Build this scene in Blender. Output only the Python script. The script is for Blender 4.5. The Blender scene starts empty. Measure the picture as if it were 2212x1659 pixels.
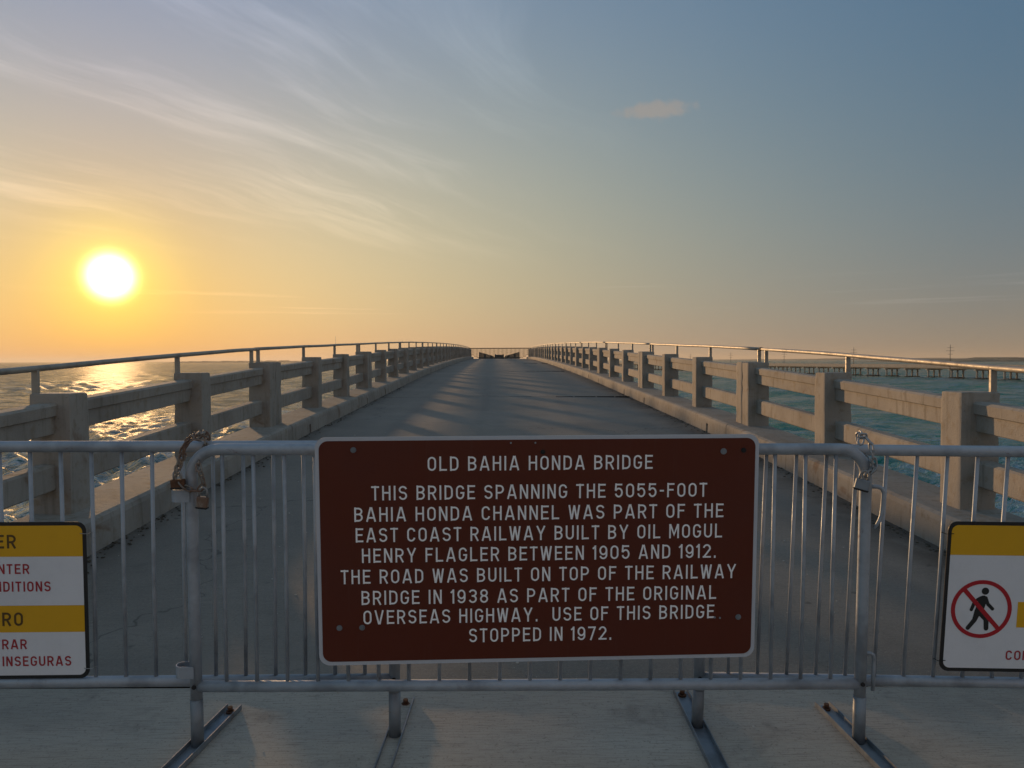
import bpy, bmesh, math, random
import numpy as np
from mathutils import noise as mnoise
from mathutils import Vector, Matrix
rnd = random.Random(7)
R = math.radians
sc = bpy.context.scene
C = sc.collection
EYE = 11.0                                   # camera height above the water (z = 0)

# ------------------------------------------------------------------ camera
cam = bpy.data.cameras.new('camera')
cam.sensor_width = 36.0
cam.lens = 36.0 * 1662 / 2212
cam.clip_start = 0.05
cam.clip_end = 90000
co = bpy.data.objects.new('camera', cam)
C.objects.link(co)
co.matrix_world = (Matrix.Translation((0, 0, EYE)) @ Matrix.Rotation(-math.atan(29 / 1662), 4, 'Z')
                   @ Matrix.Rotation(R(90 - 1.80), 4, 'X') @ Matrix.Rotation(R(-0.24), 4, 'Z'))
sc.camera = co

# ------------------------------------------------------------------ node helpers
class NT:
    """small expression helper on a node tree"""
    def __init__(s, tree):
        s.t = tree
    def new(s, kind, **kw):
        n = s.t.nodes.new(kind)
        for k, v in kw.items():
            setattr(n, k, v)
        return n
    def put(s, sock, v):
        if isinstance(v, bpy.types.NodeSocket):
            s.t.links.new(v, sock)
        else:
            sock.default_value = v
    def m(s, op, a, b=0.0, c=0.0, clamp=False):
        n = s.new('ShaderNodeMath', operation=op)
        n.use_clamp = clamp
        for i, v in enumerate((a, b, c)):
            s.put(n.inputs[i], v)
        return n.outputs[0]
    def v(s, op, a, b=(0, 0, 0), scale=None):
        n = s.new('ShaderNodeVectorMath', operation=op)
        s.put(n.inputs[0], a)
        s.put(n.inputs[1], b)
        if scale is not None:
            s.put(n.inputs['Scale'], scale)
        return n.outputs['Value'] if op in ('DOT_PRODUCT', 'LENGTH', 'DISTANCE') else n.outputs['Vector']
    def sep(s, a):
        n = s.new('ShaderNodeSeparateXYZ')
        s.put(n.inputs[0], a)
        return n.outputs
    def comb(s, x, y, z):
        n = s.new('ShaderNodeCombineXYZ')
        for i, q in enumerate((x, y, z)):
            s.put(n.inputs[i], q)
        return n.outputs[0]
    def noise(s, vec, scale, detail=4.0, rough=0.55, dist=0.0, col=False):
        n = s.new('ShaderNodeTexNoise')
        s.put(n.inputs['Vector'], vec)
        n.inputs['Scale'].default_value = scale
        n.inputs['Detail'].default_value = detail
        n.inputs['Roughness'].default_value = rough
        n.inputs['Distortion'].default_value = dist
        return n.outputs['Color'] if col else n.outputs['Fac']
    def ramp(s, fac, a, b, lo=0.0, hi=1.0, smooth=True):
        n = s.new('ShaderNodeMapRange', interpolation_type='SMOOTHSTEP' if smooth else 'LINEAR')
        s.put(n.inputs['Value'], fac)
        n.inputs['From Min'].default_value = a
        n.inputs['From Max'].default_value = b
        n.inputs['To Min'].default_value = lo
        n.inputs['To Max'].default_value = hi
        return n.outputs['Result']
    def mix(s, fac, a, b, mode='MIX'):
        n = s.new('ShaderNodeMix', data_type='RGBA', blend_type=mode)
        s.put(n.inputs[0], fac)
        for sock, q in ((n.inputs[6], a), (n.inputs[7], b)):
            if isinstance(q, tuple) and len(q) == 3:
                q = (*q, 1)
            s.put(sock, q)
        return n.outputs[2]
    def colramp(s, fac, stops):
        n = s.new('ShaderNodeValToRGB')
        s.put(n.inputs[0], fac)
        e = n.color_ramp.elements
        while len(e) < len(stops):
            e.new(0.5)
        for el, (p, c) in zip(e, stops):
            el.position = p
            el.color = (*c, 1)
        return n.outputs[0]

# ------------------------------------------------------------------ sky, sun, exposure
SUN_EL, SUN_AZ = R(5.583), R(-26.457)
SD = Vector((math.sin(SUN_AZ) * math.cos(SUN_EL), math.cos(SUN_AZ) * math.cos(SUN_EL), math.sin(SUN_EL)))
world = bpy.data.worlds.new('World')
sc.world = world
world.use_nodes = True
wt = NT(world.node_tree)
world.node_tree.nodes.clear()
sky = wt.new('ShaderNodeTexSky', sky_type='NISHITA')
sky.sun_disc = False
sky.sun_elevation = SUN_EL
sky.sun_rotation = SUN_AZ
sky.altitude = 0
sky.air_density = 1.0
sky.dust_density = 2.0
sky.ozone_density = 1.0
vdir = wt.v('NORMALIZE', wt.new('ShaderNodeTexCoord').outputs['Generated'])
dx, dy, dz = wt.sep(vdir)
elev = wt.m('MULTIPLY', wt.m('ARCSINE', wt.m('MAXIMUM', dz, 0.0)), 57.2958)
ang = wt.m('MULTIPLY', wt.m('ARCCOSINE', wt.m('MINIMUM', wt.v('DOT_PRODUCT', vdir, tuple(SD)), 0.99999)), 57.2958)
def efold(x, k):
    return wt.m('EXPONENT', wt.m('MULTIPLY', x, -1.0 / k))
e6, e18, t10, t30, t60, t40 = efold(elev, 6), efold(elev, 18), efold(ang, 10), efold(ang, 30), efold(ang, 60), efold(ang, 40)
air = [None, e6, e18, t10, t30, t60, wt.m('MULTIPLY', e6, t40), wt.m('MULTIPLY', e18, t30)]
COEF = [[0.122, 0.0914, 0.0855], [0.3902, 0.2439, -0.1194], [-0.182, -0.1077, 0.0602], [-0.795, -0.7165, -0.3076],
        [0.6665, 0.2754, 0.3614], [-0.39, 0.0482, 0.3543], [-1.2145, -1.1838, 0.2015], [2.0664, 1.5184, -0.6838]]
lift = [wt.ramp(ang, 58, 105, 1.0, q) for q in (4.1, 3.2, 2.35)]          # added brightness for the unseen sky overhead and behind, to fill the shade
# high cirrus on a plane far above, stretched along the wind
zc = wt.m('ADD', wt.m('MAXIMUM', dz, 0.0), 0.12)
px, py = wt.m('DIVIDE', dx, zc), wt.m('DIVIDE', dy, zc)
ca, sa = math.cos(R(56)), math.sin(R(56))
along = wt.m('ADD', wt.m('MULTIPLY', px, ca), wt.m('MULTIPLY', py, sa))
across = wt.m('SUBTRACT', wt.m('MULTIPLY', py, ca), wt.m('MULTIPLY', px, sa))
warp = wt.noise(wt.comb(wt.m('MULTIPLY', along, 0.9), wt.m('MULTIPLY', across, 0.9), 3.1), 1.0, 2.0)
across_w = wt.m('ADD', across, wt.m('MULTIPLY', wt.m('SUBTRACT', warp, 0.5), 0.55))
cir = wt.noise(wt.comb(wt.m('MULTIPLY', along, 0.85), wt.m('MULTIPLY', across_w, 4.2), 2.6), 1.0, 8.0, 0.62)
fib = wt.noise(wt.comb(wt.m('MULTIPLY', along, 1.6), wt.m('MULTIPLY', across_w, 13.0), 7.7), 1.0, 6.0, 0.6)
cirm = wt.noise(wt.comb(wt.m('MULTIPLY', along, 0.6), wt.m('MULTIPLY', across, 1.0), 4.3), 1.0, 2.0)
side = wt.ramp(ang, 16, 46, 1.0, 0.0)
cirrus = wt.m('MULTIPLY', wt.m('MULTIPLY', wt.ramp(cir, 0.44, 0.74), wt.ramp(cirm, 0.30, 0.56)),
              wt.m('MULTIPLY', side, wt.ramp(elev, 6, 12)))
cirrus = wt.m('MULTIPLY', cirrus, wt.ramp(fib, 0.25, 0.7, 0.45, 1.25))
# thin flat cloud bars low over the sea
low = wt.noise(wt.comb(wt.m('MULTIPLY', px, 0.45), wt.m('MULTIPLY', elev, 1.7), 5.5), 1.0, 5.0, 0.6)
low_c = wt.m('MULTIPLY', wt.ramp(low, 0.56, 0.74), wt.m('MULTIPLY', wt.ramp(elev, 2.6, 4.0), wt.ramp(elev, 4.4, 6.5, 1.0, 0.0)))
# one small separate puff high on the right
PUFF = Vector((0.1935, 0.9345, 0.2989)).normalized()
pd = wt.v('SUBTRACT', vdir, tuple(PUFF))
q = wt.sep(pd)
pdist = wt.m('SQRT', wt.m('ADD', wt.m('POWER', wt.m('DIVIDE', q[0], 0.045), 2.0), wt.m('POWER', wt.m('DIVIDE', q[2], 0.011), 2.0)))
pn = wt.noise(vdir, 34.0, 5.0, 0.6)
puff = wt.ramp(wt.m('ADD', pdist, wt.m('MULTIPLY', wt.m('SUBTRACT', pn, 0.5), 2.6)), 0.35, 1.15, 1.0, 0.0)
chan = []
for k in range(3):
    acc = COEF[0][k]
    for b_, c_ in zip(air[1:], COEF[1:]):
        acc = wt.m('MULTIPLY_ADD', b_, c_[k], acc)
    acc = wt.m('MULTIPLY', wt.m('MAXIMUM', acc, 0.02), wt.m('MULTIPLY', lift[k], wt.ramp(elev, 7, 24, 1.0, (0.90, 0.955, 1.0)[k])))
    # the low sun seen through haze: a burnt-out core and a yellow aureole
    core = (2.6, 2.6, 3.0)[k]
    halo = (0.48, 0.40, 0.05)[k]
    g1 = wt.m('EXPONENT', wt.m('MULTIPLY', wt.m('POWER', wt.m('DIVIDE', ang, (1.42, 1.38, 1.22)[k]), 3.0), -1.0))
    g2 = wt.m('EXPONENT', wt.m('MULTIPLY', wt.m('POWER', wt.m('DIVIDE', ang, 3.5), 2.0), -1.0))
    if k == 2:
        acc = wt.m('MULTIPLY', acc, wt.ramp(ang, 4, 34, 1.10, 1.0))
    acc = wt.m('MULTIPLY_ADD', g1, core, acc)
    acc = wt.m('MULTIPLY_ADD', g2, halo, acc)
    chan.append(acc)
cc = wt.new('ShaderNodeCombineColor')
for i in range(3):
    wt.put(cc.inputs[i], chan[i])
nis = wt.v('SCALE', sky.outputs[0], scale=0.003)
clear = wt.v('ADD', cc.outputs[0], nis)
lit = wt.v('ADD', wt.v('MULTIPLY', clear, (1.26, 1.22, 1.20)), (0.075, 0.068, 0.066))
cov = wt.m('MINIMUM', wt.m('ADD', wt.m('MULTIPLY', cirrus, 0.72), wt.m('MULTIPLY', low_c, 0.5)), 1.0)
sky_c = wt.mix(cov, clear, lit)
sky_c = wt.mix(wt.m('MULTIPLY', puff, 0.62), sky_c, (0.37, 0.32, 0.28))
bg = wt.new('ShaderNodeBackground')
bg.inputs['Strength'].default_value = 1.0
wt.put(bg.inputs['Color'], sky_c)
wo = wt.new('ShaderNodeOutputWorld')
wt.put(wo.inputs['Surface'], bg.outputs[0])

sl = bpy.data.lights.new('sun', 'SUN')
sl.energy = 3.5
sl.angle = R(1.5)
sl.color = (1.0, 0.60, 0.29)
so = bpy.data.objects.new('sun', sl)
C.objects.link(so)
so.rotation_euler = SD.to_track_quat('Z', 'Y').to_euler()
so.location = (-60, 120, 80)

sc.cycles.sample_clamp_direct = 2.4            # glints on the water roll off instead of burning out
vs = sc.view_settings
vs.view_transform = 'Standard'
vs.look = 'None'
vs.exposure = 0.0
vs.gamma = 1.0
vs.use_curve_mapping = False
#BODY
# ------------------------------------------------------------------ materials
def material(name):
    m = bpy.data.materials.new(name)
    m.use_nodes = True
    t = NT(m.node_tree)
    b = m.node_tree.nodes['Principled BSDF']
    pos = t.new('ShaderNodeNewGeometry').outputs['Position']
    return m, t, b, pos

def bump(t, b, height, strength, dist):
    n = t.new('ShaderNodeBump')
    n.inputs['Strength'].default_value = strength
    n.inputs['Distance'].default_value = dist
    t.put(n.inputs['Height'], height)
    t.put(b.inputs['Normal'], n.outputs[0])

def mat_concrete():
    m, t, b, p = material('cast_concrete')
    big = t.noise(p, 1.3, 5.0, 0.6)
    mid = t.noise(p, 9.0, 5.0, 0.65)
    fine = t.noise(p, 120.0, 3.0, 0.6)
    col = t.colramp(big, [(0.25, (0.225, 0.205, 0.18)), (0.5, (0.31, 0.285, 0.25)), (0.75, (0.36, 0.335, 0.295))])
    blot = t.ramp(mid, 0.52, 0.70)
    col = t.mix(t.m('MULTIPLY', blot, 0.65), col, (0.235, 0.19, 0.135))
    x, y, z = t.sep(p)
    streak = t.noise(t.comb(t.m('MULTIPLY', x, 14.0), t.m('MULTIPLY', y, 14.0), t.m('MULTIPLY', z, 1.2)), 1.0, 4.0, 0.6)
    col = t.mix(t.m('MULTIPLY', t.ramp(streak, 0.52, 0.74), 0.6), col, (0.15, 0.13, 0.10))
    rust = t.noise(p, 2.3, 4.0, 0.6, 0.8)
    col = t.mix(t.m('MULTIPLY', t.ramp(rust, 0.62, 0.74), 0.6), col, (0.16, 0.085, 0.04))
    pits = t.noise(p, 46.0, 3.0, 0.7)
    col = t.mix(t.m('MULTIPLY', t.ramp(pits, 0.64, 0.72), 0.5), col, (0.12, 0.105, 0.09))
    t.put(b.inputs['Base Color'], col)
    b.inputs['Roughness'].default_value = 0.88
    b.inputs['Specular IOR Level'].default_value = 0.25
    h = t.m('ADD', t.m('MULTIPLY', mid, 0.7), t.m('ADD', t.m('MULTIPLY', fine, 0.35), t.m('MULTIPLY', pits, -0.3)))
    bump(t, b, h, 0.55, 0.012)
    return m

def mat_road(near):
    m, t, b, p = material('broomed_concrete' if near else 'worn_road_concrete')
    x, y, z = t.sep(p)
    wob = t.noise(p, 1.6, 2.0)
    yw = t.m('ADD', y, t.m('MULTIPLY', wob, 0.05))
    broom = t.noise(t.comb(t.m('MULTIPLY', x, 5.5), t.m('MULTIPLY', yw, 210.0), 0.0), 1.0, 3.0, 0.7)
    broom2 = t.noise(t.comb(t.m('MULTIPLY', x, 9.0), t.m('MULTIPLY', yw, 120.0), 4.0), 1.0, 3.0, 0.6)
    grit = t.noise(p, 210.0, 3.0, 0.7)
    agg = t.noise(p, 75.0, 4.0, 0.75)
    blot = t.noise(p, 0.9, 6.0, 0.62)
    blot2 = t.noise(p, 4.2, 5.0, 0.65, 0.4)
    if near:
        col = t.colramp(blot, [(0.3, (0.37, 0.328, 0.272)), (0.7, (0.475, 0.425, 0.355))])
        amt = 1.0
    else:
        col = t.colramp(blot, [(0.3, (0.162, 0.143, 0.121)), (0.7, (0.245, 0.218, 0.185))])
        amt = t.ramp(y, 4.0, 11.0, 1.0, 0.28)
    col = t.mix(t.m('MULTIPLY', t.ramp(blot2, 0.52, 0.75), 0.4), col, (0.13, 0.118, 0.10))
    grooves = t.ramp(t.m('ADD', t.m('MULTIPLY', broom, 0.55), t.m('MULTIPLY', broom2, 0.45)), 0.49, 0.62)
    col = t.mix(t.m('MULTIPLY', t.m('MULTIPLY', grooves, amt), 0.42), col, (0.115, 0.104, 0.09))
    col = t.mix(t.m('MULTIPLY', t.ramp(grit, 0.55, 0.8), 0.45), col, (0.36, 0.34, 0.31))
    col = t.mix(t.m('MULTIPLY', t.ramp(grit, 0.45, 0.2), 0.45), col, (0.06, 0.055, 0.05))
    col = t.mix(t.m('MULTIPLY', t.ramp(agg, 0.54, 0.72), 0.5), col, (0.34, 0.315, 0.28))
    col = t.mix(t.m('MULTIPLY', t.ramp(agg, 0.46, 0.28), 0.55), col, (0.07, 0.063, 0.054))
    if not near:
        # wheel-polished lanes lengthwise, and washed-in silt along both kerbs
        lanes = t.noise(t.comb(t.m('MULTIPLY', x, 1.3), t.m('MULTIPLY', y, 0.05), 2.0), 1.0, 3.0)
        col = t.mix(t.m('MULTIPLY', t.ramp(lanes, 0.5, 0.72), 0.35), col, (0.105, 0.10, 0.098))
        edge = t.m('MAXIMUM', t.ramp(x, 2.7, 3.22), t.ramp(x, -2.6, -3.06))
        en = t.m('MULTIPLY', edge, t.ramp(t.noise(p, 2.2, 5.0, 0.7), 0.25, 0.55))
        col = t.mix(t.m('MULTIPLY', en, 0.75), col, (0.055, 0.045, 0.034))
        spot = t.noise(p, 7.0, 2.0, 0.5)
        col = t.mix(t.m('MULTIPLY', t.ramp(spot, 0.70, 0.76), 0.5), col, (0.045, 0.042, 0.038))
        col = t.mix(t.m('MULTIPLY', t.ramp(t.noise(p, 0.33, 4.0, 0.7), 0.5, 0.62), 0.30), col, (0.26, 0.24, 0.21))
        crk = t.new('ShaderNodeTexVoronoi', feature='DISTANCE_TO_EDGE')
        t.put(crk.inputs['Vector'], t.v('ADD', p, t.v('SCALE', t.noise(p, 1.1, 4.0, 0.6, col=True), scale=1.5)))
        crk.inputs['Scale'].default_value = 0.16
        ck = t.ramp(crk.outputs['Distance'], 0.0, 0.0035, 1.0, 0.0)
        col = t.mix(t.m('MULTIPLY', ck, 0.55), col, (0.05, 0.046, 0.04))
    t.put(b.inputs['Base Color'], col)
    t.put(b.inputs['Roughness'], t.ramp(blot, 0.3, 0.7, 0.72, 0.9))
    b.inputs['Specular IOR Level'].default_value = 0.3
    h = t.m('ADD', t.m('MULTIPLY', t.m('MULTIPLY', broom, amt), 0.8), t.m('MULTIPLY', grit, 0.5))
    h = t.m('ADD', h, t.m('MULTIPLY', blot2, 0.6))
    bump(t, b, h, 0.6, 0.006)
    return m

def mat_galvanised(name, tint, rust, metal=0.72, dull=0.0):
    m, t, b, p = material(name)
    n = t.noise(p, 26.0, 5.0, 0.7)
    n2 = t.noise(p, 5.0, 4.0, 0.6)
    col = t.colramp(n, [(0.3, tuple(c * 0.78 for c in tint)), (0.7, tint)])
    col = t.mix(t.m('MULTIPLY', t.ramp(n2, 0.46, 0.70), 0.6), col, tuple(c * 0.42 for c in tint))
    r = t.ramp(t.noise(p, 11.0, 6.0, 0.72, 0.5), 0.62 - rust, 0.78 - rust)
    col = t.mix(t.m('MULTIPLY', r, 0.8), col, (0.13, 0.055, 0.022))
    t.put(b.inputs['Base Color'], col)
    t.put(b.inputs['Metallic'], t.m('MULTIPLY', t.m('SUBTRACT', 1.0, r), metal))
    t.put(b.inputs['Roughness'], t.ramp(n, 0.3, 0.75, 0.34 + dull, 0.6 + dull))
    bump(t, b, n, 0.2, 0.002)
    return m

def mat_paint(name, col, rough=0.5, dirt=0.12, spec=0.4):
    m, t, b, p = material(name)
    n = t.noise(p, 3.5, 5.0, 0.65)
    n2 = t.noise(p, 60.0, 3.0, 0.6)
    c = t.mix(t.m('MULTIPLY', t.ramp(n, 0.42, 0.72), dirt * 1.6), col, tuple(q * 0.55 + 0.01 for q in col))
    c = t.mix(t.m('MULTIPLY', t.ramp(n2, 0.55, 0.75), dirt), c, tuple(q * 0.7 for q in col))
    x, y, z = t.sep(p)
    run = t.noise(t.comb(t.m('MULTIPLY', x, 55.0), y, t.m('MULTIPLY', z, 2.2)), 1.0, 4.0, 0.6)
    c = t.mix(t.m('MULTIPLY', t.ramp(run, 0.56, 0.8), dirt * 1.5), c, tuple(q * 0.75 + 0.05 for q in col))      # salt runs
    scr = t.noise(t.comb(t.m('MULTIPLY', t.m('ADD', x, t.m('MULTIPLY', z, 0.7)), 9.0), y, t.m('MULTIPLY', t.m('SUBTRACT', z, t.m('MULTIPLY', x, 0.4)), 170.0)), 1.0, 3.0, 0.7)
    c = t.mix(t.m('MULTIPLY', t.ramp(scr, 0.70, 0.76), min(1, dirt * 3)), c, tuple(q * 0.6 + 0.12 for q in col))  # scratches
    t.put(b.inputs['Base Color'], c)
    t.put(b.inputs['Roughness'], t.ramp(n, 0.3, 0.7, rough - 0.08, rough + 0.1))
    bump(t, b, t.noise(p, 2.4, 3.0), 0.25, 0.01)
    b.inputs['Specular IOR Level'].default_value = spec
    return m

def mat_water():
    m, t, b, p = material('sea_water')
    x, y, z = t.sep(p)
    q = t.comb(t.m('MULTIPLY', t.m('ADD', x, t.m('MULTIPLY', y, 0.25)), 0.55), t.m('SUBTRACT', y, t.m('MULTIPLY', x, 0.18)), 0.0)
    w0 = t.noise(q, 0.085, 3.0, 0.6, 0.5)
    w1 = t.noise(q, 0.45, 3.0, 0.55, 0.6)
    w2 = t.noise(q, 1.1, 4.0, 0.6, 0.5)
    patch = t.noise(p, 0.012, 4.0, 0.6)
    side = t.ramp(x, -60, 60)
    deep = t.mix(side, (0.022, 0.066, 0.062), (0.010, 0.175, 0.140))
    col = t.mix(t.m('MULTIPLY', t.ramp(patch, 0.4, 0.65), 0.45), deep, (0.008, 0.105, 0.090))
    h = t.m('ADD', t.m('MULTIPLY', w0, t.ramp(y, 150, 900, 0.6, 3.2)), t.m('ADD', t.m('MULTIPLY', w1, 1.0), t.m('MULTIPLY', w2, 0.6)))
    bn = t.new('ShaderNodeBump')
    bn.inputs['Strength'].default_value = 1.0
    bn.inputs['Distance'].default_value = 0.8
    t.put(bn.inputs['Height'], h)
    df = t.new('ShaderNodeBsdfDiffuse')
    t.put(df.inputs['Color'], col)
    t.put(df.inputs['Normal'], bn.outputs[0])
    gl = t.new('ShaderNodeBsdfGlossy')
    gl.inputs['Color'].default_value = (0.56, 0.53, 0.46, 1)
    gl.inputs['Roughness'].default_value = 0.15
    t.put(gl.inputs['Normal'], bn.outputs[0])
    fr = t.new('ShaderNodeFresnel')
    fr.inputs['IOR'].default_value = 1.33
    t.put(fr.inputs['Normal'], bn.outputs[0])
    mx = t.new('ShaderNodeMixShader')
    ruf = t.noise(t.comb(t.m('MULTIPLY', x, 0.6), y, 0.0), 0.06, 13.0, 0.88, 0.2)      # cat's-paws: rougher and smoother water
    t.put(mx.inputs[0], t.m('MULTIPLY', fr.outputs[0], t.ramp(ruf, 0.38, 0.62, 0.22, 1.2)))
    t.t.links.new(df.outputs[0], mx.inputs[1])
    t.t.links.new(gl.outputs[0], mx.inputs[2])
    out = [n for n in t.t.nodes if n.bl_idname == 'ShaderNodeOutputMaterial'][0]
    t.t.links.new(mx.outputs[0], out.inputs['Surface'])
    t.t.nodes.remove(b)
    return m

def mat_plain(name, a, c, scale, rough=0.9, metallic=0.0):
    m, t, b, p = material(name)
    n = t.noise(p, scale, 5.0, 0.65)
    t.put(b.inputs['Base Color'], t.colramp(n, [(0.3, a), (0.7, c)]))
    b.inputs['Roughness'].default_value = rough
    b.inputs['Metallic'].default_value = metallic
    return m

M = {
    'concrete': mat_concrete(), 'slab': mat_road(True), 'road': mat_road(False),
    'galv': mat_galvanised('galvanised_tube', (0.40, 0.44, 0.49), 0.0, 0.42, 0.12),
    'leg': mat_galvanised('weathered_galvanised_leg', (0.27, 0.30, 0.33), 0.03, 0.5, 0.12),
    'pipe': mat_galvanised('handrail_pipe', (0.40, 0.37, 0.32), -0.02, 0.5, 0.14),
    'chain': mat_galvanised('rusty_chain_steel', (0.34, 0.30, 0.26), 0.20),
    'shiny': mat_galvanised('clean_chain_steel', (0.40, 0.40, 0.40), 0.05, 0.6, 0.1),
    'rust': mat_plain('rusty_bolt', (0.05, 0.022, 0.012), (0.13, 0.055, 0.025), 90),
    'black': mat_plain('black_rubber', (0.010, 0.010, 0.011), (0.03, 0.028, 0.026), 40),
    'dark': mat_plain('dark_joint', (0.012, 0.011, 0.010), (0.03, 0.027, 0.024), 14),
    'water': mat_water(),
    'white': mat_paint('white_sign_sheet', (0.70, 0.71, 0.74), 0.42),
    'edge': mat_paint('grey_sheet_edge', (0.50, 0.52, 0.56), 0.42),
    'letter': mat_paint('white_lettering', (0.95, 0.94, 0.93), 0.4, 0.03),
    'brown': mat_paint('brown_sign_sheet', (0.105, 0.020, 0.009), 0.46, 0.10, 0.3),
    'yellow': mat_paint('yellow_sign_sheet', (0.72, 0.385, 0.010), 0.45, 0.08),
    'signblack': mat_paint('black_sign_sheet', (0.016, 0.016, 0.017), 0.5, 0.05),
    'signred': mat_paint('red_sign_ink', (0.36, 0.025, 0.035), 0.5, 0.1),
    'crimson': mat_paint('red_ring_sheet', (0.42, 0.012, 0.022), 0.45, 0.08),
    'darkink': mat_paint('dark_sign_ink', (0.10, 0.055, 0.012), 0.5, 0.05),
    'land': mat_plain('mangrove_shore', (0.03, 0.04, 0.026), (0.07, 0.08, 0.05), 0.02),
    'timber': mat_plain('weathered_timber', (0.06, 0.057, 0.053), (0.12, 0.112, 0.10), 6),
    'far_concrete': mat_plain('far_bridge_concrete', (0.26, 0.235, 0.20), (0.40, 0.36, 0.31), 0.8),
    'wet': mat_plain('wet_pier_rock', (0.03, 0.03, 0.028), (0.08, 0.075, 0.065), 1.4),
    'grit': mat_plain('pale_grit', (0.30, 0.28, 0.25), (0.55, 0.52, 0.46), 60),
    'silt': mat_plain('dark_silt', (0.035, 0.03, 0.022), (0.10, 0.085, 0.06), 40),
}

# ------------------------------------------------------------------ mesh helpers
def V(*a):
    return Vector(a)

def box(bm, x0, x1, y0, y1, z0, z1, bev=0.0, seg=2):
    r = bmesh.ops.create_cube(bm, size=1.0)
    for v in r['verts']:
        v.co = V(x0 + (v.co.x + .5) * (x1 - x0), y0 + (v.co.y + .5) * (y1 - y0), z0 + (v.co.z + .5) * (z1 - z0))
    if bev:
        es = list({e for v in r['verts'] for e in v.link_edges})
        bmesh.ops.bevel(bm, geom=es, offset=bev, segments=seg, affect='EDGES', profile=0.5)

def tube(bm, pts, r, n=10, caps=True, closed=False):
    pts = [Vector(p) for p in pts]
    rings = []
    L = len(pts)
    prev = None
    for i, p in enumerate(pts):
        if closed:
            d = (pts[(i + 1) % L] - pts[i - 1]).normalized()
        else:
            d = (pts[min(i + 1, L - 1)] - pts[max(i - 1, 0)]).normalized()
        if prev is None:
            ref = V(0, 0, 1) if abs(d.z) < 0.9 else V(0, 1, 0)
            u = d.cross(ref).normalized()
        else:
            u = (prev - d * prev.dot(d)).normalized()
        prev = u
        w = d.cross(u)
        rr = r[i] if isinstance(r, (list, tuple)) else r
        rings.append([bm.verts.new(p + (u * math.cos(2 * math.pi * k / n) + w * math.sin(2 * math.pi * k / n)) * rr) for k in range(n)])
    for i in range(L if closed else L - 1):
        a, b = rings[i], rings[(i + 1) % L]
        for k in range(n):
            f = bm.faces.new((a[k], a[(k + 1) % n], b[(k + 1) % n], b[k]))
            f.smooth = True
    if caps and not closed:
        bm.faces.new(list(reversed(rings[0])))
        bm.faces.new(rings[-1])

def prism(bm, poly, axis_pts, fn):
    """closed polygon swept along stations: fn(station, (a, b)) -> Vector"""
    rings = [[bm.verts.new(fn(s, q)) for q in poly] for s in axis_pts]
    n = len(poly)
    for a, b in zip(rings, rings[1:]):
        for k in range(n):
            bm.faces.new((a[k], a[(k + 1) % n], b[(k + 1) % n], b[k]))
    bm.faces.new(rings[0])
    bm.faces.new(list(reversed(rings[-1])))

def finish(name, bm, mat, parent=None, smooth_angle=None):
    bmesh.ops.recalc_face_normals(bm, faces=bm.faces)
    me = bpy.data.meshes.new(name)
    bm.to_mesh(me)
    bm.free()
    me.materials.append(M[mat] if isinstance(mat, str) else mat)
    o = bpy.data.objects.new(name, me)
    C.objects.link(o)
    if parent is not None:
        o.parent = parent
    return o

def tag(o, label=None, cat=None, group=None, kind=None):
    for k, v in (('label', label), ('category', cat), ('group', group), ('kind', kind)):
        if v:
            o[k] = v
    return o

def thing(name, label, cat, mw=None, group=None):
    o = bpy.data.objects.new(name, None)
    o.empty_display_size = 0.2
    C.objects.link(o)
    if mw is not None:
        o.matrix_world = mw
    return tag(o, label, cat, group)

def reuse(name, src, parent, loc=(0, 0, 0)):
    o = src.copy()
    C.objects.link(o)
    o.name = name
    o.parent = parent
    o.location = loc
    return o

def arc(cx, cy, rx, ry, a0, a1, n=10):
    return [(cx + rx * math.cos(R(a0 + (a1 - a0) * i / n)), cy + ry * math.sin(R(a0 + (a1 - a0) * i / n))) for i in range(n + 1)]

def rounded(x0, x1, z0, z1, r, n=8):
    return (arc(x1 - r, z1 - r, r, r, 0, 90, n) + arc(x0 + r, z1 - r, r, r, 90, 180, n)
            + arc(x0 + r, z0 + r, r, r, 180, 270, n) + arc(x1 - r, z0 + r, r, r, 270, 360, n))

def plate(bm, poly, y0, y1):
    a = [bm.verts.new((p[0], y0, p[1])) for p in poly]
    b = [bm.verts.new((p[0], y1, p[1])) for p in poly]
    n = len(poly)
    bm.faces.new(a)
    bm.faces.new(list(reversed(b)))
    for k in range(n):
        bm.faces.new((a[k], b[k], b[(k + 1) % n], a[(k + 1) % n]))

# ------------------------------------------------------------------ bridge profile
PROF = [(-14, -2.05), (0, -1.638), (3, -1.524), (5.8, -1.393), (10.8, -1.183), (16.5, -1.012), (24.4, -0.786), (31.9, -0.600), (50, -0.265), (70, 0.0), (91, 0.135), (99, 0.15)]
def deck(y, x=0.0):
    P = PROF
    for i in range(len(P) - 1):
        if y <= P[i + 1][0] or i == len(P) - 2:
            break
    def sl(j):
        j0, j1 = max(j - 1, 0), min(j + 1, len(P) - 1)
        return (P[j1][1] - P[j0][1]) / (P[j1][0] - P[j0][0])
    h = P[i + 1][0] - P[i][0]
    P = [(a, b - 0.004 * x) for a, b in P]            # slight cross fall to the right
    s = (y - P[i][0]) / h
    return EYE + ((2*s**3 - 3*s*s + 1) * P[i][1] + (s**3 - 2*s*s + s) * h * sl(i)
                  + (-2*s**3 + 3*s*s) * P[i + 1][1] + (s**3 - s*s) * h * sl(i + 1))

KH = 0.245                      # kerb height
PH = 0.895                      # post height above the kerb
L_R, L_L = 3.525, 3.18          # centre line to the roadside face of the posts
K_R, K_L = 3.285, 2.94           # centre line to the kerb face
Y_END = 91.3

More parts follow.
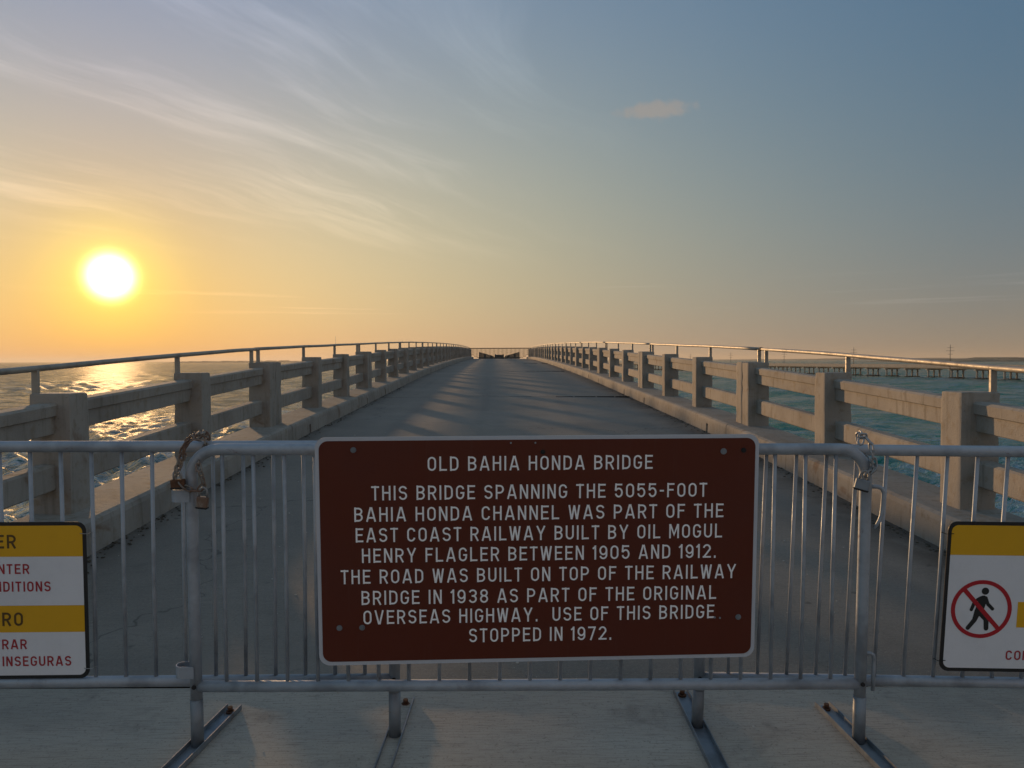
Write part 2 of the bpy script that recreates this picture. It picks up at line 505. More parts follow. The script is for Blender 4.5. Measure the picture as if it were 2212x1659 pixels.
# roadway: two slabs and the gaps between them
road_gaps = [3.50, 19.15, 35.20, 51.30, 67.40]
def ribbon(bm, x0, x1, y0, y1, nx, step, lift=0.0, crown=0.015, skew=0.0):
    ny = max(2, int((y1 - y0) / step))
    rows = []
    for j in range(ny + 1):
        y = y0 + (y1 - y0) * j / ny
        row = []
        for i in range(nx + 1):
            x = x0 + (x1 - x0) * i / nx
            c = crown * (1 - (2 * i / nx - 1) ** 2)
            yy = y - skew * x
            row.append(bm.verts.new((x, yy, deck(yy, x) + lift + c)))
        rows.append(row)
    for a, b in zip(rows, rows[1:]):
        for i in range(nx):
            f = bm.faces.new((a[i], a[i + 1], b[i + 1], b[i]))
            f.smooth = True

bm = bmesh.new()
ys = road_gaps + [Y_END + 2]
for k in range(len(ys) - 1):
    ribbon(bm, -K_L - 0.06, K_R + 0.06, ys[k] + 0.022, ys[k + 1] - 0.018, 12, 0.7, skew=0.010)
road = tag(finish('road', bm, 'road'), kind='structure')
bm = bmesh.new()
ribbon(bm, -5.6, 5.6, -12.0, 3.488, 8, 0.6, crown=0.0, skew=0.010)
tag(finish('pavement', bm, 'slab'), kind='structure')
bm = bmesh.new()
prism(bm, [(-L_L - 0.33, -0.09), (L_R + 0.33, -0.09), (L_R + 0.33, -0.75), (-L_L - 0.33, -0.75)],
      [3.4 + 3.0 * i for i in range(31)] + [Y_END + 2], lambda s, q: V(q[0], s, deck(s) + q[1]))
tag(finish('bridge_deck', bm, 'dark'), kind='structure')
bm = bmesh.new()
prism(bm, [(-5.6, -0.02), (5.6, -0.02), (5.6, -1.4), (-5.6, -1.4)], [-12, -8, -4, 0, 3.3], lambda s, q: V(q[0], s, deck(s) + q[1]))
tag(finish('abutment', bm, 'concrete'), kind='structure')
# rubber filler squeezed up out of the joint at the end of the approach slab
bm = bmesh.new()
x = -3.0
while x < 3.15:
    big = x > 1.35 or (x < -1.2 and rnd.random() < .25)
    w = rnd.uniform(0.05, 0.24) if big else rnd.uniform(0.2, 0.5)
    hh = rnd.uniform(0.010, 0.022) if big else 0.003
    dd = rnd.uniform(0.012, 0.030) if big else 0.012
    y = 3.500 - 0.010 * x
    n = 7
    pts = [V(x + w * i / n, y + rnd.uniform(-.006, .006), deck(y, x) + 0.003) for i in range(n + 1)]
    rr = [dd * (0.35 + 0.65 * math.sin(math.pi * (i + .4) / (n + .8))) * rnd.uniform(.75, 1.15) for i in range(n + 1)]
    tube(bm, pts, rr, 7)
    x += w + (rnd.uniform(0.005, 0.03) if big else rnd.uniform(0, .1))
o = finish('joint_filler', bm, 'black')
o.scale = (1, 1, 1)
tag(o, kind='structure')
for gy in road_gaps[1:]:
    bm = bmesh.new()
    x = -K_L + 0.02
    while x < K_R - 0.3:
        w = rnd.uniform(0.15, 0.6)
        if rnd.random() < (0.9 if x > 1.2 else 0.6):
            box(bm, x, min(x + w, K_R - .02), gy - 0.010 * x - 0.016, gy - 0.010 * x + 0.02, deck(gy) - 0.02, deck(gy) + 0.017, 0.004, 1)
        x += w + 0.03
    tag(finish('road_joint', bm, 'black'), kind='structure')

# loose grit and silt lying along the kerbs and on the slabs
def pebbles(bm, n, fx, fy, smin, smax):
    for _ in range(n):
        x, y, s = fx(), fy(), rnd.uniform(smin, smax)
        r = bmesh.ops.create_icosphere(bm, subdivisions=1, radius=s)
        z = deck(y, x) + (0.015 if 3.5 < y else 0) * (1 - (x / 3.2) ** 2)
        for v in r['verts']:
            v.co = V(x, y, z + s * 0.25) + V(v.co.x * rnd.uniform(.7, 1.4), v.co.y * rnd.uniform(.7, 1.4), v.co.z * rnd.uniform(.3, .7))
bm = bmesh.new()
pebbles(bm, 900, lambda: K_R - abs(rnd.gauss(0, .07)) - .01, lambda: 3.5 + 22 * rnd.random() ** 1.6, .004, .016)
pebbles(bm, 500, lambda: -K_L + abs(rnd.gauss(0, .07)) + .01, lambda: 3.5 + 20 * rnd.random() ** 1.6, .004, .016)
tag(finish('silt', bm, 'silt'), 'dark silt and crumbs washed up against both kerbs', 'silt', kind='stuff')
bm = bmesh.new()
pebbles(bm, 160, lambda: rnd.uniform(-2.9, 3.1), lambda: 3.4 + 9 * rnd.random() ** 1.5, .003, .010)
pebbles(bm, 30, lambda: rnd.uniform(-2.0, 2.4), lambda: rnd.uniform(2.4, 3.25), .002, .006)
tag(finish('grit', bm, 'grit'), 'pale crumbs of concrete scattered over the road and slab', 'grit', kind='stuff')

# ------------------------------------------------------------------ kerbs
def kerb(side, K, L, joints):
    bm = bmesh.new()
    outer = L + 0.31
    def P(s, q):
        return V(side * q[0], s, deck(s, side * q[0]) + q[1])
    full = [(K, -0.10), (K + 0.012, 0.19), (K + 0.022, 0.228), (K + 0.055, KH), (outer, KH + 0.004), (outer, -0.55), (K + 0.1, -0.55), (K + 0.1, -0.10)]
    slot = [(K + 0.30, -0.09), (K + 0.30, 0.135), (K + 0.010, 0.135), (K + 0.012, 0.19), (K + 0.022, 0.228), (K + 0.055, KH), (outer, KH + 0.004), (outer, -0.09)]
    for j, (a, b) in enumerate(zip(joints, joints[1:])):
        a, b = a + 0.011, b - 0.011
        cuts = [s for s in (a + 0.95, a + 6.2) if s < b - 0.4] if j >= 1 else []
        st = a
        for s in cuts + [None]:
            e = b if s is None else s
            n = max(1, int((e - st) / 1.1))
            prism(bm, full, [st + (e - st) * i / n for i in range(n + 1)], P)
            if s is not None:
                prism(bm, slot, [s + 0.0005, s + 0.0995], P)
                st = s + 0.10
    return tag(finish('kerb', bm, 'concrete'), kind='structure')

JR = [3.42] + [11.08 + 8.03 * k for k in range(11)]
JL = [3.45] + [11.05 + 8.04 * k for k in range(11)]
JR[-1] = JL[-1] = Y_END
kerb(1, K_R, L_R, JR)
kerb(-1, K_L, L_L, JL)

# ------------------------------------------------------------------ concrete railings with a pipe on top
def post_mesh(seed, flip):
    bm = bmesh.new()
    box(bm, 0, 0.30, 0, 0.275, -0.04, PH)
    es = [e for e in bm.edges if not all(v.co.z < 0 for v in e.verts)]
    bmesh.ops.bevel(bm, geom=es, offset=0.017, segments=2, affect='EDGES', profile=0.6)
    bmesh.ops.subdivide_edges(bm, edges=[e for e in bm.edges if e.calc_length() > 0.2], cuts=9, use_grid_fill=True)
    c = V(0.15, 0.1375, 0)
    off = V(seed * 7.3, seed * 3.1, 0)
    for v in bm.verts:
        n = mnoise.noise(v.co * 6 + off) * 0.0035 + mnoise.noise(v.co * 21 + off) * 0.0018
        edge = min(abs(v.co.x), abs(v.co.x - .30)) < .02 and min(abs(v.co.y), abs(v.co.y - .275)) < .02
        chip = max(0.0, mnoise.noise(v.co * 9 + off * 2.3) - 0.20) * (0.065 if edge else 0.0)
        d = V(v.co.x - c.x, v.co.y - c.y, 0)
        if d.length > 1e-4 and v.co.z > -0.03:
            v.co += d.normalized() * (n - chip)
    if flip:
        for v in bm.verts:
            v.co.x = -v.co.x
    bmesh.ops.recalc_face_normals(bm, faces=bm.faces)
    for f in bm.faces:
        f.smooth = True
    me = bpy.data.meshes.new('post')
    bm.to_mesh(me)
    bm.free()
    me.set_sharp_from_angle(angle=R(38))
    me.materials.append(M['concrete'])
    return me
POSTS = {sd: [post_mesh(q, sd < 0) for q in range(5)] for sd in (1, -1)}
UP = [(0.088, -0.0820), (0.106, -0.0652), (0.225, -0.0652), (0.24, -0.0792), (0.24, -0.2936), (0.118, -0.2936), (0.112, -0.2880), (0.112, -0.1659), (0.092, -0.1566)]
LO = [(0.112, -0.5331), (0.128, -0.5173), (0.225, -0.5173), (0.24, -0.5312), (0.24, -0.7130), (0.124, -0.7130), (0.112, -0.7018)]
ORD = ['first', 'second', 'third', 'fourth', 'fifth', 'sixth', 'seventh', 'eighth', 'ninth', 'tenth', 'eleventh']

def railing(side, L, k, a, b, mid):
    a, b = a + 0.011, b - 0.011
    dk = lambda y: deck(y, side * L)
    near = [a] + mid + [b - 0.275]
    if side > 0:
        lab = ('sunlit' if k else 'sunlit nearest') + ' concrete railing section with pipe handrail on the right kerb'
        grp = 'sunlit railing sections along the right kerb'
    else:
        lab = ('shaded' if k else 'shaded nearest') + ' concrete railing section with pipe handrail on the left kerb'
        grp = 'shaded railing sections along the left kerb'
    if k:
        lab += ', ' + ORD[k] + ' from the barriers'
    t = thing('concrete_railing', lab, 'railing', Matrix.Translation((side * L, a, dk(a) + KH)), grp)
    zz = dk(a) + KH
    for y in near:
        o = bpy.data.objects.new('post', POSTS[side][rnd.randrange(5)])
        C.objects.link(o)
        o.parent = t
        o.location = (rnd.uniform(-.003, .003), y - a, dk(y + .14) + KH - zz)
        o.rotation_euler = (R(rnd.uniform(-.25, .25)), R(rnd.uniform(-.3, .3)), R(rnd.uniform(-.5, .5)))
    ztop = lambda y: dk(y) + KH + PH - zz
    for y0, y1 in zip(near, near[1:]):
        s0, s1 = y0 + 0.275 - 0.05, y1 + 0.05
        for nm, prof in (('upper_rail', UP), ('lower_rail', LO)):
            bm = bmesh.new()
            prism(bm, prof, [s0 + (s1 - s0) * i / 3 for i in range(4)],
                  lambda s, q: V(side * q[0], s - a, ztop(y0 + .14) + (ztop(y1 + .14) - ztop(y0 + .14)) * (s - y0 - .14) / (y1 - y0) + q[1]))
            finish(nm, bm, 'concrete', t)
    U = 0.268
    pz = lambda y: ztop(y) + 0.19
    bm = bmesh.new()
    ps = [a + 0.004 + (b - a - 0.008) * i / 9 for i in range(10)]
    tube(bm, [V(side * U, y - a, pz(y) + rnd.uniform(-.003, .003)) for y in ps], 0.0235, 12)
    pipe = finish('handrail_pipe', bm, 'pipe', t)
    for yy in near:
        y = yy + 0.045
        bm = bmesh.new()
        box(bm, side * U - 0.024, side * U + 0.024, y - a - 0.016, y - a + 0.016, ztop(yy + .14) - 0.01, pz(y) - 0.012, 0.004, 1)
        finish('stanchion', bm, 'pipe', t)
    if k < 5:
        bm = bmesh.new()
        tube(bm, [V(side * U, b - a - 0.005 + d, pz(b) - 0.002) for d in (-0.05, -0.02, 0.02)], 0.0268, 12)
        finish('coupling', bm, 'dark' if side > 0 and k == 0 else 'pipe', t)

for side, L, J, mid0 in ((1, L_R, JR, [5.79, 8.246]), (-1, L_L, JL, [5.745, 8.28])):
    for k in range(11):
        a, b = J[k], J[k + 1]
        mid = mid0 if k == 0 else [a + (b - a - .3) * f + 0.012 for f in (1 / 3, 2 / 3)]
        railing(side, L, k, a, b, mid)

# ------------------------------------------------------------------ stroke lettering (road-sign gothic)
T_ = 0.158
def glyphs():
    h = T_ / 2
    g = {}
    def D(ch, w, *st):
        g[ch] = (w, [list(s) for s in st])
    w = .64
    l, r, tp, bt, md = h, w - h, 1 - h, h, .52
    rx = .24
    D('A', .74, [(h * .9, 0), (.345, 1)], [(.74 - h * .9, 0), (.395, 1)], [(.17, .27), (.57, .27)])
    D('B', w, [(l, 0), (l, 1)], [(l, tp), (r - rx - .02, tp)] + arc(r - rx - .02, (tp + md) / 2, rx, (tp - md) / 2, 90, -90) + [(l, md)],
      [(l, md), (r - rx, md)] + arc(r - rx, (md + bt) / 2, rx, (md - bt) / 2, 90, -90) + [(l, bt)])
    rr = (r - l) / 2
    cx = (l + r) / 2
    O = arc(cx, 1 - h - rr, rr, rr, 0, 180, 14) + arc(cx, h + rr, rr, rr, 180, 360, 14)
    D('O', w, O + [O[0]])
    D('0', w, O + [O[0]])
    D('Q', w, O + [O[0]], [(.36, .28), (.62, .0)])
    D('C', w, arc(cx, 1 - h - rr, rr, rr, 8, 180, 14) + arc(cx, h + rr, rr, rr, 180, 352, 14))
    D('G', w, arc(cx, 1 - h - rr, rr, rr, 8, 180, 14) + arc(cx, h + rr, rr, rr, 180, 360, 14) + [(r, .49)], [(cx + .02, .46), (r + h, .46)])
    D('D', w, [(l, 0), (l, 1)], [(l, tp), (r - .27, tp)] + arc(r - .27, 1 - h - .27, .27, .27, 90, 0) + arc(r - .27, h + .27, .27, .27, 0, -90) + [(l, bt)])
    D('E', .58, [(l, 0), (l, 1)], [(l, tp), (.58, tp)], [(l, md), (.52, md)], [(l, bt), (.58, bt)])
    D('F', .56, [(l, 0), (l, 1)], [(l, tp), (.56, tp)], [(l, md), (.5, md)])
    D('H', w, [(l, 0), (l, 1)], [(r, 0), (r, 1)], [(l, md), (r, md)])
    D('I', T_, [(h, 0), (h, 1)])
    D('J', .58, [(.58 - h, 1), (.58 - h, .3)] + arc(.29, .29, .29 - h, .29 - h, 0, -170))
    D('K', w, [(l, 0), (l, 1)], [(w - .06, 1), (l, .36)], [(.25, .56), (w - .05, 0)])
    D('L', .56, [(l, 0), (l, bt), (.56, bt)], [(l, bt), (l, 1)])
    D('M', .78, [(l, 0), (l, 1)], [(.78 - h, 0), (.78 - h, 1)], [(h + .02, 1), (.39, .26), (.76 - h, 1)])
    D('N', w, [(l, 0), (l, 1)], [(r, 0), (r, 1)], [(l + .02, 1 - .03), (r - .02, .03)])
    D('P', w, [(l, 0), (l, 1)], [(l, tp), (r - rx, tp)] + arc(r - rx, (tp + .44) / 2, rx, (tp - .44) / 2, 90, -90) + [(l, .44)])
    D('R', w, [(l, 0), (l, 1)], [(l, tp), (r - rx, tp)] + arc(r - rx, (tp + .46) / 2, rx, (tp - .46) / 2, 90, -90) + [(l, .46)], [(.33, .46), (w - .06, 0)])
    q = (tp - md) / 2
    q2 = (md - bt) / 2
    D('S', w, arc(cx, md + q, rr, q, 12, 180, 12) + arc(cx, md + q, rr, q, 180, 250, 5) + arc(cx, bt + q2, rr, q2, 70, 0, 5) + arc(cx, bt + q2, rr, q2, 0, -168, 12))
    D('T', .58, [(.29, 0), (.29, 1)], [(0, tp), (.58, tp)])
    D('U', w, [(l, 1), (l, h + rr)] + arc(cx, h + rr, rr, rr, 180, 360, 16) + [(r, 1)])
    D('V', .72, [(h * .9, 1), (.335, 0)], [(.72 - h * .9, 1), (.385, 0)])
    D('W', .88, [(h * .9, 1), (.235, 0)], [(.44, .98), (.255, 0)], [(.44, .98), (.625, 0)], [(.88 - h * .9, 1), (.645, 0)])
    D('X', .68, [(.07, 0), (.61, 1)], [(.61, 0), (.07, 1)])
    D('Y', .72, [(h * .9, 1), (.36, .42)], [(.72 - h * .9, 1), (.36, .42)], [(.36, 0), (.36, .47)])
    D('Z', .6, [(.02, tp), (.58, tp)], [(.52, tp), (.08, bt)], [(.02, bt), (.6, bt)])
    D('1', .27, [(.27 - h, 0), (.27 - h, 1)], [(.27 - h, .93), (.0, .76)])
    D('2', w, arc(cx, 1 - h - rr, rr, rr, 170, 0, 12) + [(r - .01, .62), (l + .05, bt + .03)], [(l - h + .01, bt), (w, bt)])
    D('3', w, arc(cx, md + q, rr, q, 165, -90, 14), arc(cx, bt + q2, rr, q2, 90, -165, 14), [(cx - .08, md), (cx + .02, md)])
    D('4', w, [(w - .2, 0), (w - .2, 1)], [(w - .22, .97), (.04, .3)], [(0, .26), (w, .26)])
    D('5', w, [(r + .02, tp), (l + .04, tp)], [(l + .04, 1), (l, .5)], [(l, .5)] + arc(cx, h + .285, rr, .285, 140, -165, 16))
    D('6', w, arc(cx, h + .28, rr, .28, 0, 360, 20), [(l, h + .28), (l, .62)] + arc(cx, 1 - h - rr, rr, rr, 180, 15, 12))
    D('7', .6, [(0, tp), (.6, tp)], [(.53, tp), (.2, 0)])
    D('8', w, arc(cx, md + q, rr * .92, q, 0, 360, 20), arc(cx, bt + q2, rr, q2, 0, 360, 20))
    D('9', w, arc(cx, 1 - h - .28, rr, .28, 0, 360, 20), [(r, 1 - h - .28), (r, .36)] + arc(cx, h + rr, rr, rr, 0, -165, 12))
    D('-', .36, [(.02, .46), (.34, .46)])
    D('.', .18, [(.09, 0), (.09, .17)])
    return g
GL = glyphs()

def stroke(bm, pts, t, y):
    """ribbon of width t along pts (x, z), lying in the plane y, mitred corners"""
    P = [Vector((p[0], p[1])) for p in pts]
    Q = [P[0]]
    for p in P[1:]:
        if (p - Q[-1]).length > 1e-6:
            Q.append(p)
    P = Q
    closed = len(P) > 3 and (P[0] - P[-1]).length < 1e-5
    if closed:
        P = P[:-1]
    n = len(P)
    L, Rr = [], []
    for i in range(n):
        if closed:
            d0, d1 = (P[i] - P[i - 1]).normalized(), (P[(i + 1) % n] - P[i]).normalized()
        else:
            d0 = (P[i] - P[i - 1]).normalized() if i else (P[1] - P[0]).normalized()
            d1 = (P[i + 1] - P[i]).normalized() if i < n - 1 else d0
        n0, n1 = Vector((-d0.y, d0.x)), Vector((-d1.y, d1.x))
        m = (n0 + n1)
        m = m.normalized() if m.length > 1e-6 else n0
        k = 1.0 / max(0.45, m.dot(n0))
        L.append(bm.verts.new((P[i].x + m.x * k * t / 2, y, P[i].y + m.y * k * t / 2)))
        Rr.append(bm.verts.new((P[i].x - m.x * k * t / 2, y, P[i].y - m.y * k * t / 2)))
    for i in range(n if closed else n - 1):
        j = (i + 1) % n
        bm.faces.new((L[i], Rr[i], Rr[j], L[j]))

def text_width(s, gap=.21, space=.5):
    w = 0
    for ch in s:
        w += space if ch == ' ' else GL[ch][0] + gap
    return w - gap

def lettering(parent, s, xc, zb, cap, width, y, mat, weight=1.0, left=None):
    gap, space = .21, .46
    if width is None:
        sx = cap
    else:
        sx = width / text_width(s, gap, space)
    tot = text_width(s, gap, space) * sx
    x = xc - tot / 2 if left is None else left
    for word in s.split(' '):
        bm = bmesh.new()
        lay = 0
        for ch in word:
            w, strokes = GL[ch]
            for st in strokes:
                lay = (lay + 1) % 5
                stroke(bm, [(x + p[0] * sx, zb + p[1] * cap) for p in st], T_ * cap * weight, y - lay * 0.00004)
            x += (w + gap) * sx
        x += space * sx
        if word:
            finish('lettering', bm, mat, parent)
        else:
            bm.free()

def disc(bm, x, z, r, y0, y1, n=16):
    plate(bm, [(x + r * math.cos(2 * math.pi * i / n), z + r * math.sin(2 * math.pi * i / n)) for i in range(n)], y0, y1)

# ------------------------------------------------------------------ crowd barriers
def pose(c, yaw, roll, lean):
    return Matrix.Rotation(R(-0.138), 4, 'Z') @ Matrix.Translation((c[0], c[1], EYE + c[2])) @ Matrix.Rotation(R(yaw), 4, 'Z') @ Matrix.Rotation(R(lean), 4, 'X') @ Matrix.Rotation(R(roll), 4, 'Y')

W_B = 2.617
def barrier(label, mw, zl, H, tilt, phase=0, furniture=None, rod=0.0078):
    """mw: pose of the panel centre; zl: height of the lower rail above the feet"""
    t = thing('crowd_barrier', label, 'barrier', mw @ Matrix.Translation((0, 0, -(zl + H / 2))), 'galvanised crowd barriers closing the bridge')
    hw, zt, r, rc = W_B / 2, zl + H, 0.0225, 0.105
    bm = bmesh.new()
    path = [V(-hw, 0, zl - 0.055), V(-hw, 0, zl + .3)]
    path += [V(x, 0, z) for x, z in reversed(arc(-hw + rc, zt - rc, rc, rc, 90, 180, 8))]
    path += [V(x, 0, z) for x, z in reversed(arc(hw - rc, zt - rc, rc, rc, 0, 90, 8))]
    path += [V(hw, 0, zl + .3), V(hw, 0, zl - 0.055)]
    tube(bm, path, r, 16)
    fr = finish('frame', bm, 'galv', t)
    bm = bmesh.new()
    tube(bm, [V(-hw, 0, zl), V(0, 0, zl), V(hw, 0, zl)], r * .98, 16)
    finish('lower_rail', bm, 'galv', t)
    for i in range(1, 22):
        x = -hw + W_B * i / 22
        bm = bmesh.new()
        z1 = zt
        d = hw - abs(x)
        if d < rc:
            z1 = zt - rc + math.sqrt(max(0, rc * rc - (rc - d) ** 2))
        tube(bm, [V(x, 0, zl + .008), V(x + rnd.uniform(-.002, .002), rnd.uniform(-.002, .002), (zl + z1) / 2), V(x, 0, z1 - .008)], rod, 10)
        finish('bar', bm, 'galv', t)
    for s in (-1, 1):
        bm = bmesh.new()
        tube(bm, [V(s * hw, 0, 0.006), V(s * hw, 0, zl - 0.05)], r * 1.07, 16)
        finish('leg', bm, 'leg', t)
        bm = bmesh.new()
        tube(bm, [V(s * hw, -r - 0.004, zl + .006), V(s * hw, -r + 0.006, zl + .006)], 0.0085, 12)
        finish('bolt', bm, 'black', t)
        # foot: an upturned channel lying across the line of the barrier
        bm = bmesh.new()
        hwid, th, hh = 0.033, 0.004, 0.024
        u = [(-hwid, hh), (-hwid, 0), (hwid, 0), (hwid, hh), (hwid - th, hh), (hwid - th, th), (-hwid + th, th), (-hwid + th, hh)]
        prism(bm, u, [-0.36, -0.1, 0.12, 0.30], lambda q, c: V(c[0], q, c[1]))
        ft = finish('foot', bm, 'leg', t)
        ft.location = (s * hw, 0, 0.001)
        ft.rotation_euler = (R(tilt), 0, R(furniture['foot'][0 if s < 0 else 1]))
        bm = bmesh.new()
        tube(bm, [V(0, .262, th), V(0, .262, .012)], 0.019, 6)
        tube(bm, [V(0, .262, .012), V(0, .262, .030)], 0.011, 8)
        finish('anchor_bolt', bm, 'rust', ft)
    return t

# centre barrier, in front, with its hooks and sockets
cm = pose((0.113, 2.98, -0.8136), -0.19, 0.28, 1.5)
ZL, HB = 0.243, 0.9347
cb = barrier('galvanised crowd barrier in the middle carrying the big brown sign', cm, ZL, HB, 0.7, furniture={'foot': (-8, 4)})
for z in (ZL + HB - 0.176, ZL + 0.065):
    bm = bmesh.new()
    ring = [V(-W_B / 2 + .002, -.024, 0)] + [V(-W_B / 2 - .050 + .022 * math.cos(R(a)) , .024 * math.sin(R(a)), 0) for a in range(270, 89, -20)] + [V(-W_B / 2 + .002, .024, 0)]
    out, inn = ring, []
    for i, p in enumerate(ring):
        d = (ring[min(i + 1, len(ring) - 1)] - ring[max(i - 1, 0)]).normalized()
        inn.append(p + V(d.y, -d.x, 0) * -0.004)
    vs_ = []
    for p, q in zip(out, inn):
        vs_.append([bm.verts.new(p + V(0, 0, z - .024)), bm.verts.new(p + V(0, 0, z + .024)), bm.verts.new(q + V(0, 0, z + .024)), bm.verts.new(q + V(0, 0, z - .024))])
    for a, b in zip(vs_, vs_[1:]):
        for k in range(4):
            bm.faces.new((a[k], a[(k + 1) % 4], b[(k + 1) % 4], b[k]))
    bm.faces.new(vs_[0]); bm.faces.new(list(reversed(vs_[-1])))
    finish('socket', bm, 'galv', cb)
hx = W_B / 2
bm = bmesh.new()
zu = ZL + HB - .146
tube(bm, [V(hx + .01, -.004, zu), V(hx + .045, -.004, zu - .001), V(hx + .062, -.004, zu - .008), V(hx + .070, -.004, zu - .026), V(hx + .068, -.004, zu - .07),
          V(hx + .064, -.004, zu - .115), V(hx + .055, -.006, zu - .135), V(hx + .036, -.008, zu - .165)], [.0085] * 6 + [.0075, .005], 10)
finish('hook', bm, 'galv', cb)
bm = bmesh.new()
zu = ZL + .124
tube(bm, [V(hx + .008, -.004, zu), V(hx + .034, -.004, zu), V(hx + .046, -.004, zu - .006), V(hx + .050, -.004, zu - .02), V(hx + .050, -.004, zu - .08), V(hx + .049, -.004, zu - .150)], .0078, 10)
finish('hook', bm, 'galv', cb)

lm = pose((-1.739, 3.058, -0.8131 + .006), 0.5, 0.3, 0.7)
lb = barrier('galvanised crowd barrier on the left carrying a striped warning sign', lm, 0.241, 0.945, 1.4, furniture={'foot': (0, -3)})
rm = pose((2.123, 3.035, -0.8495), -2.0, 0.75, 4.1)
rb = barrier('galvanised crowd barrier on the right carrying the no walking sign', rm, 0.215, 0.956, -1.9, furniture={'foot': (2, 2)})

# ------------------------------------------------------------------ signs
def screw(parent, x, z, mat, r=0.011, y=-0.0035):
    bm = bmesh.new()
    disc(bm, x, z, r, y - 0.0022, y, 14)
    disc(bm, x, z, r * .55, y - 0.005, y - 0.0022, 8)
    return finish('bolt', bm, mat, parent)

sm = pose((0.1471, 2.928, -0.7282), 1.66, 0.054, 2.71)
sg = thing('information_sign', 'large brown sign telling the history of the bridge in white capitals', 'sign', sm)
SW, SH = 1.690, 0.882
bm = bmesh.new()
plate(bm, rounded(-SW / 2, SW / 2, -SH / 2, SH / 2, 0.042), -0.0015, 0.0015)
finish('panel', bm, 'edge', sg)
bm = bmesh.new()
b_ = 0.0145
plate(bm, rounded(-SW / 2 + b_, SW / 2 - b_, -SH / 2 + b_, SH / 2 - b_, 0.034), -0.0028, -0.0016)
finish('face', bm, 'brown', sg)
PX = SW / 2098.0
for s, wd, zb in (('OLD BAHIA HONDA BRIDGE', 1065, .129), ('THIS BRIDGE SPANNING THE 5055-FOOT', 1592, .237), ('BAHIA HONDA CHANNEL WAS PART OF THE', 1755, .317),
                  ('EAST COAST RAILWAY BUILT BY OIL MOGUL', 1745, .395), ('HENRY FLAGLER BETWEEN 1905 AND 1912.', 1690, .473), ('THE ROAD WAS BUILT ON TOP OF THE RAILWAY', 1890, .553),
                  ('BRIDGE IN 1938 AS PART OF THE ORIGINAL', 1700, .634), ('OVERSEAS HIGHWAY.  USE OF THIS BRIDGE', 1685, .709), ('STOPPED IN 1972.', 686, .786)):
    lettering(sg, s, 0.004, SH / 2 - zb * SH / 0.8655, 0.0555, wd * PX, -0.0036, 'letter', 0.75)
for fx, fz, mt, r_ in ((.085, .055, 'leg', .011), (.435, .030, 'galv', .0035), (.490, .030, 'galv', .0035), (.507, .070, 'black', .009), (.918, .074, 'leg', .012), (.964, .070, 'black', .010),
                       (.047, .832, 'leg', .011), (.098, .832, 'leg', .011), (.905, .815, 'galv', .004), (.917, .818, 'galv', .004), (.960, .815, 'leg', .011)):
    screw(sg, -SW / 2 + fx * SW, SH / 2 - fz * SH, mt, r_)

# left warning sign: yellow and white bands
U_ = 0.000413
lm2 = pose((-2.022, 3.040, -0.943), 0.5, 0.2, 0.93)
ws = thing('warning_sign', 'yellow and white banded bilingual warning sign wired to the left barrier', 'sign', lm2)
w2, h2 = 0.385, 0.314
bm = bmesh.new()
plate(bm, rounded(-w2, w2, -h2, h2, 0.036), -0.0012, 0.0012)
finish('panel', bm, 'signblack', ws)
bi = 0.0145
def band(parent, poly, mat, y=-0.0022, nm='band'):
    bm = bmesh.new()
    plate(bm, poly, y, -0.0013)
    return finish(nm, bm, mat, parent)
z_of = lambda yc: h2 - (yc - 80) * U_ * (2 * h2 / (1510 * U_))
xi = w2 - bi
rcut = 0.026
zt_, zb_ = h2 - bi, -h2 + bi
band(ws, [(xi, z_of(410)), ] + arc(xi - rcut, zt_ - rcut, rcut, rcut, 0, 90, 6) + arc(-xi + rcut, zt_ - rcut, rcut, rcut, 90, 180, 6) + [(-xi, z_of(410))], 'yellow')
band(ws, [(xi, z_of(880)), (xi, z_of(411)), (-xi, z_of(411)), (-xi, z_of(880))], 'white')
band(ws, [(xi, z_of(1138)), (xi, z_of(881)), (-xi, z_of(881)), (-xi, z_of(1138))], 'yellow')
band(ws, [(-xi, z_of(1139))] + arc(-xi + rcut, zb_ + rcut, rcut, rcut, 180, 270, 6) + arc(xi - rcut, zb_ + rcut, rcut, rcut, 270, 360, 6) + [(xi, z_of(1139))], 'white')
xr = lambda xc: w2 - (845 - xc) * U_ * 0.985
for s, right, ztop_, zbase, mt in (('DANGER', 175, 200, 330, 'darkink'), ('DO NOT ENTER', 295, 480, 575, 'signred'), ('UNSAFE CONDITIONS', 495, 648, 745, 'signred'),
                                   ('PELIGRO', 220, 945, 1075, 'darkink'), ('NO ENTRAR', 250, 1205, 1300, 'signred'), ('CONDICIONES INSEGURAS', 672, 1370, 1465, 'signred')):
    cap = z_of(ztop_) - z_of(zbase)
    xe = xr(right)
    wd = 2 * (xe - 0.0)
    if s in ('UNSAFE CONDITIONS', 'CONDICIONES INSEGURAS'):
        wd = text_width(s, .21, .46) * cap * .97
    else:
        wd = text_width(s, .21, .46) * cap * 1.0
    lettering(ws, s, xe - wd / 2, z_of(zbase), cap, wd, -0.0030, mt, 1.0)

# right warning sign: a walker struck through
rm2 = pose((2.222, 2.997, -0.957), -2.0, 0.75, 4.1)
ns = thing('prohibition_sign', 'white and yellow sign with a struck-through walking figure wired to the right barrier', 'sign', rm2)
w3, h3 = 0.46, 0.308
bm = bmesh.new()
plate(bm, rounded(-w3, w3, -h3, h3, 0.036), -0.0012, 0.0012)
finish('panel', bm, 'signblack', ns)
xi3 = w3 - bi
zt3, zb3 = h3 - bi, -h3 + bi
sc3 = 2 * h3 / 1482.0
zz3 = lambda yc: h3 - (yc - 105) * sc3
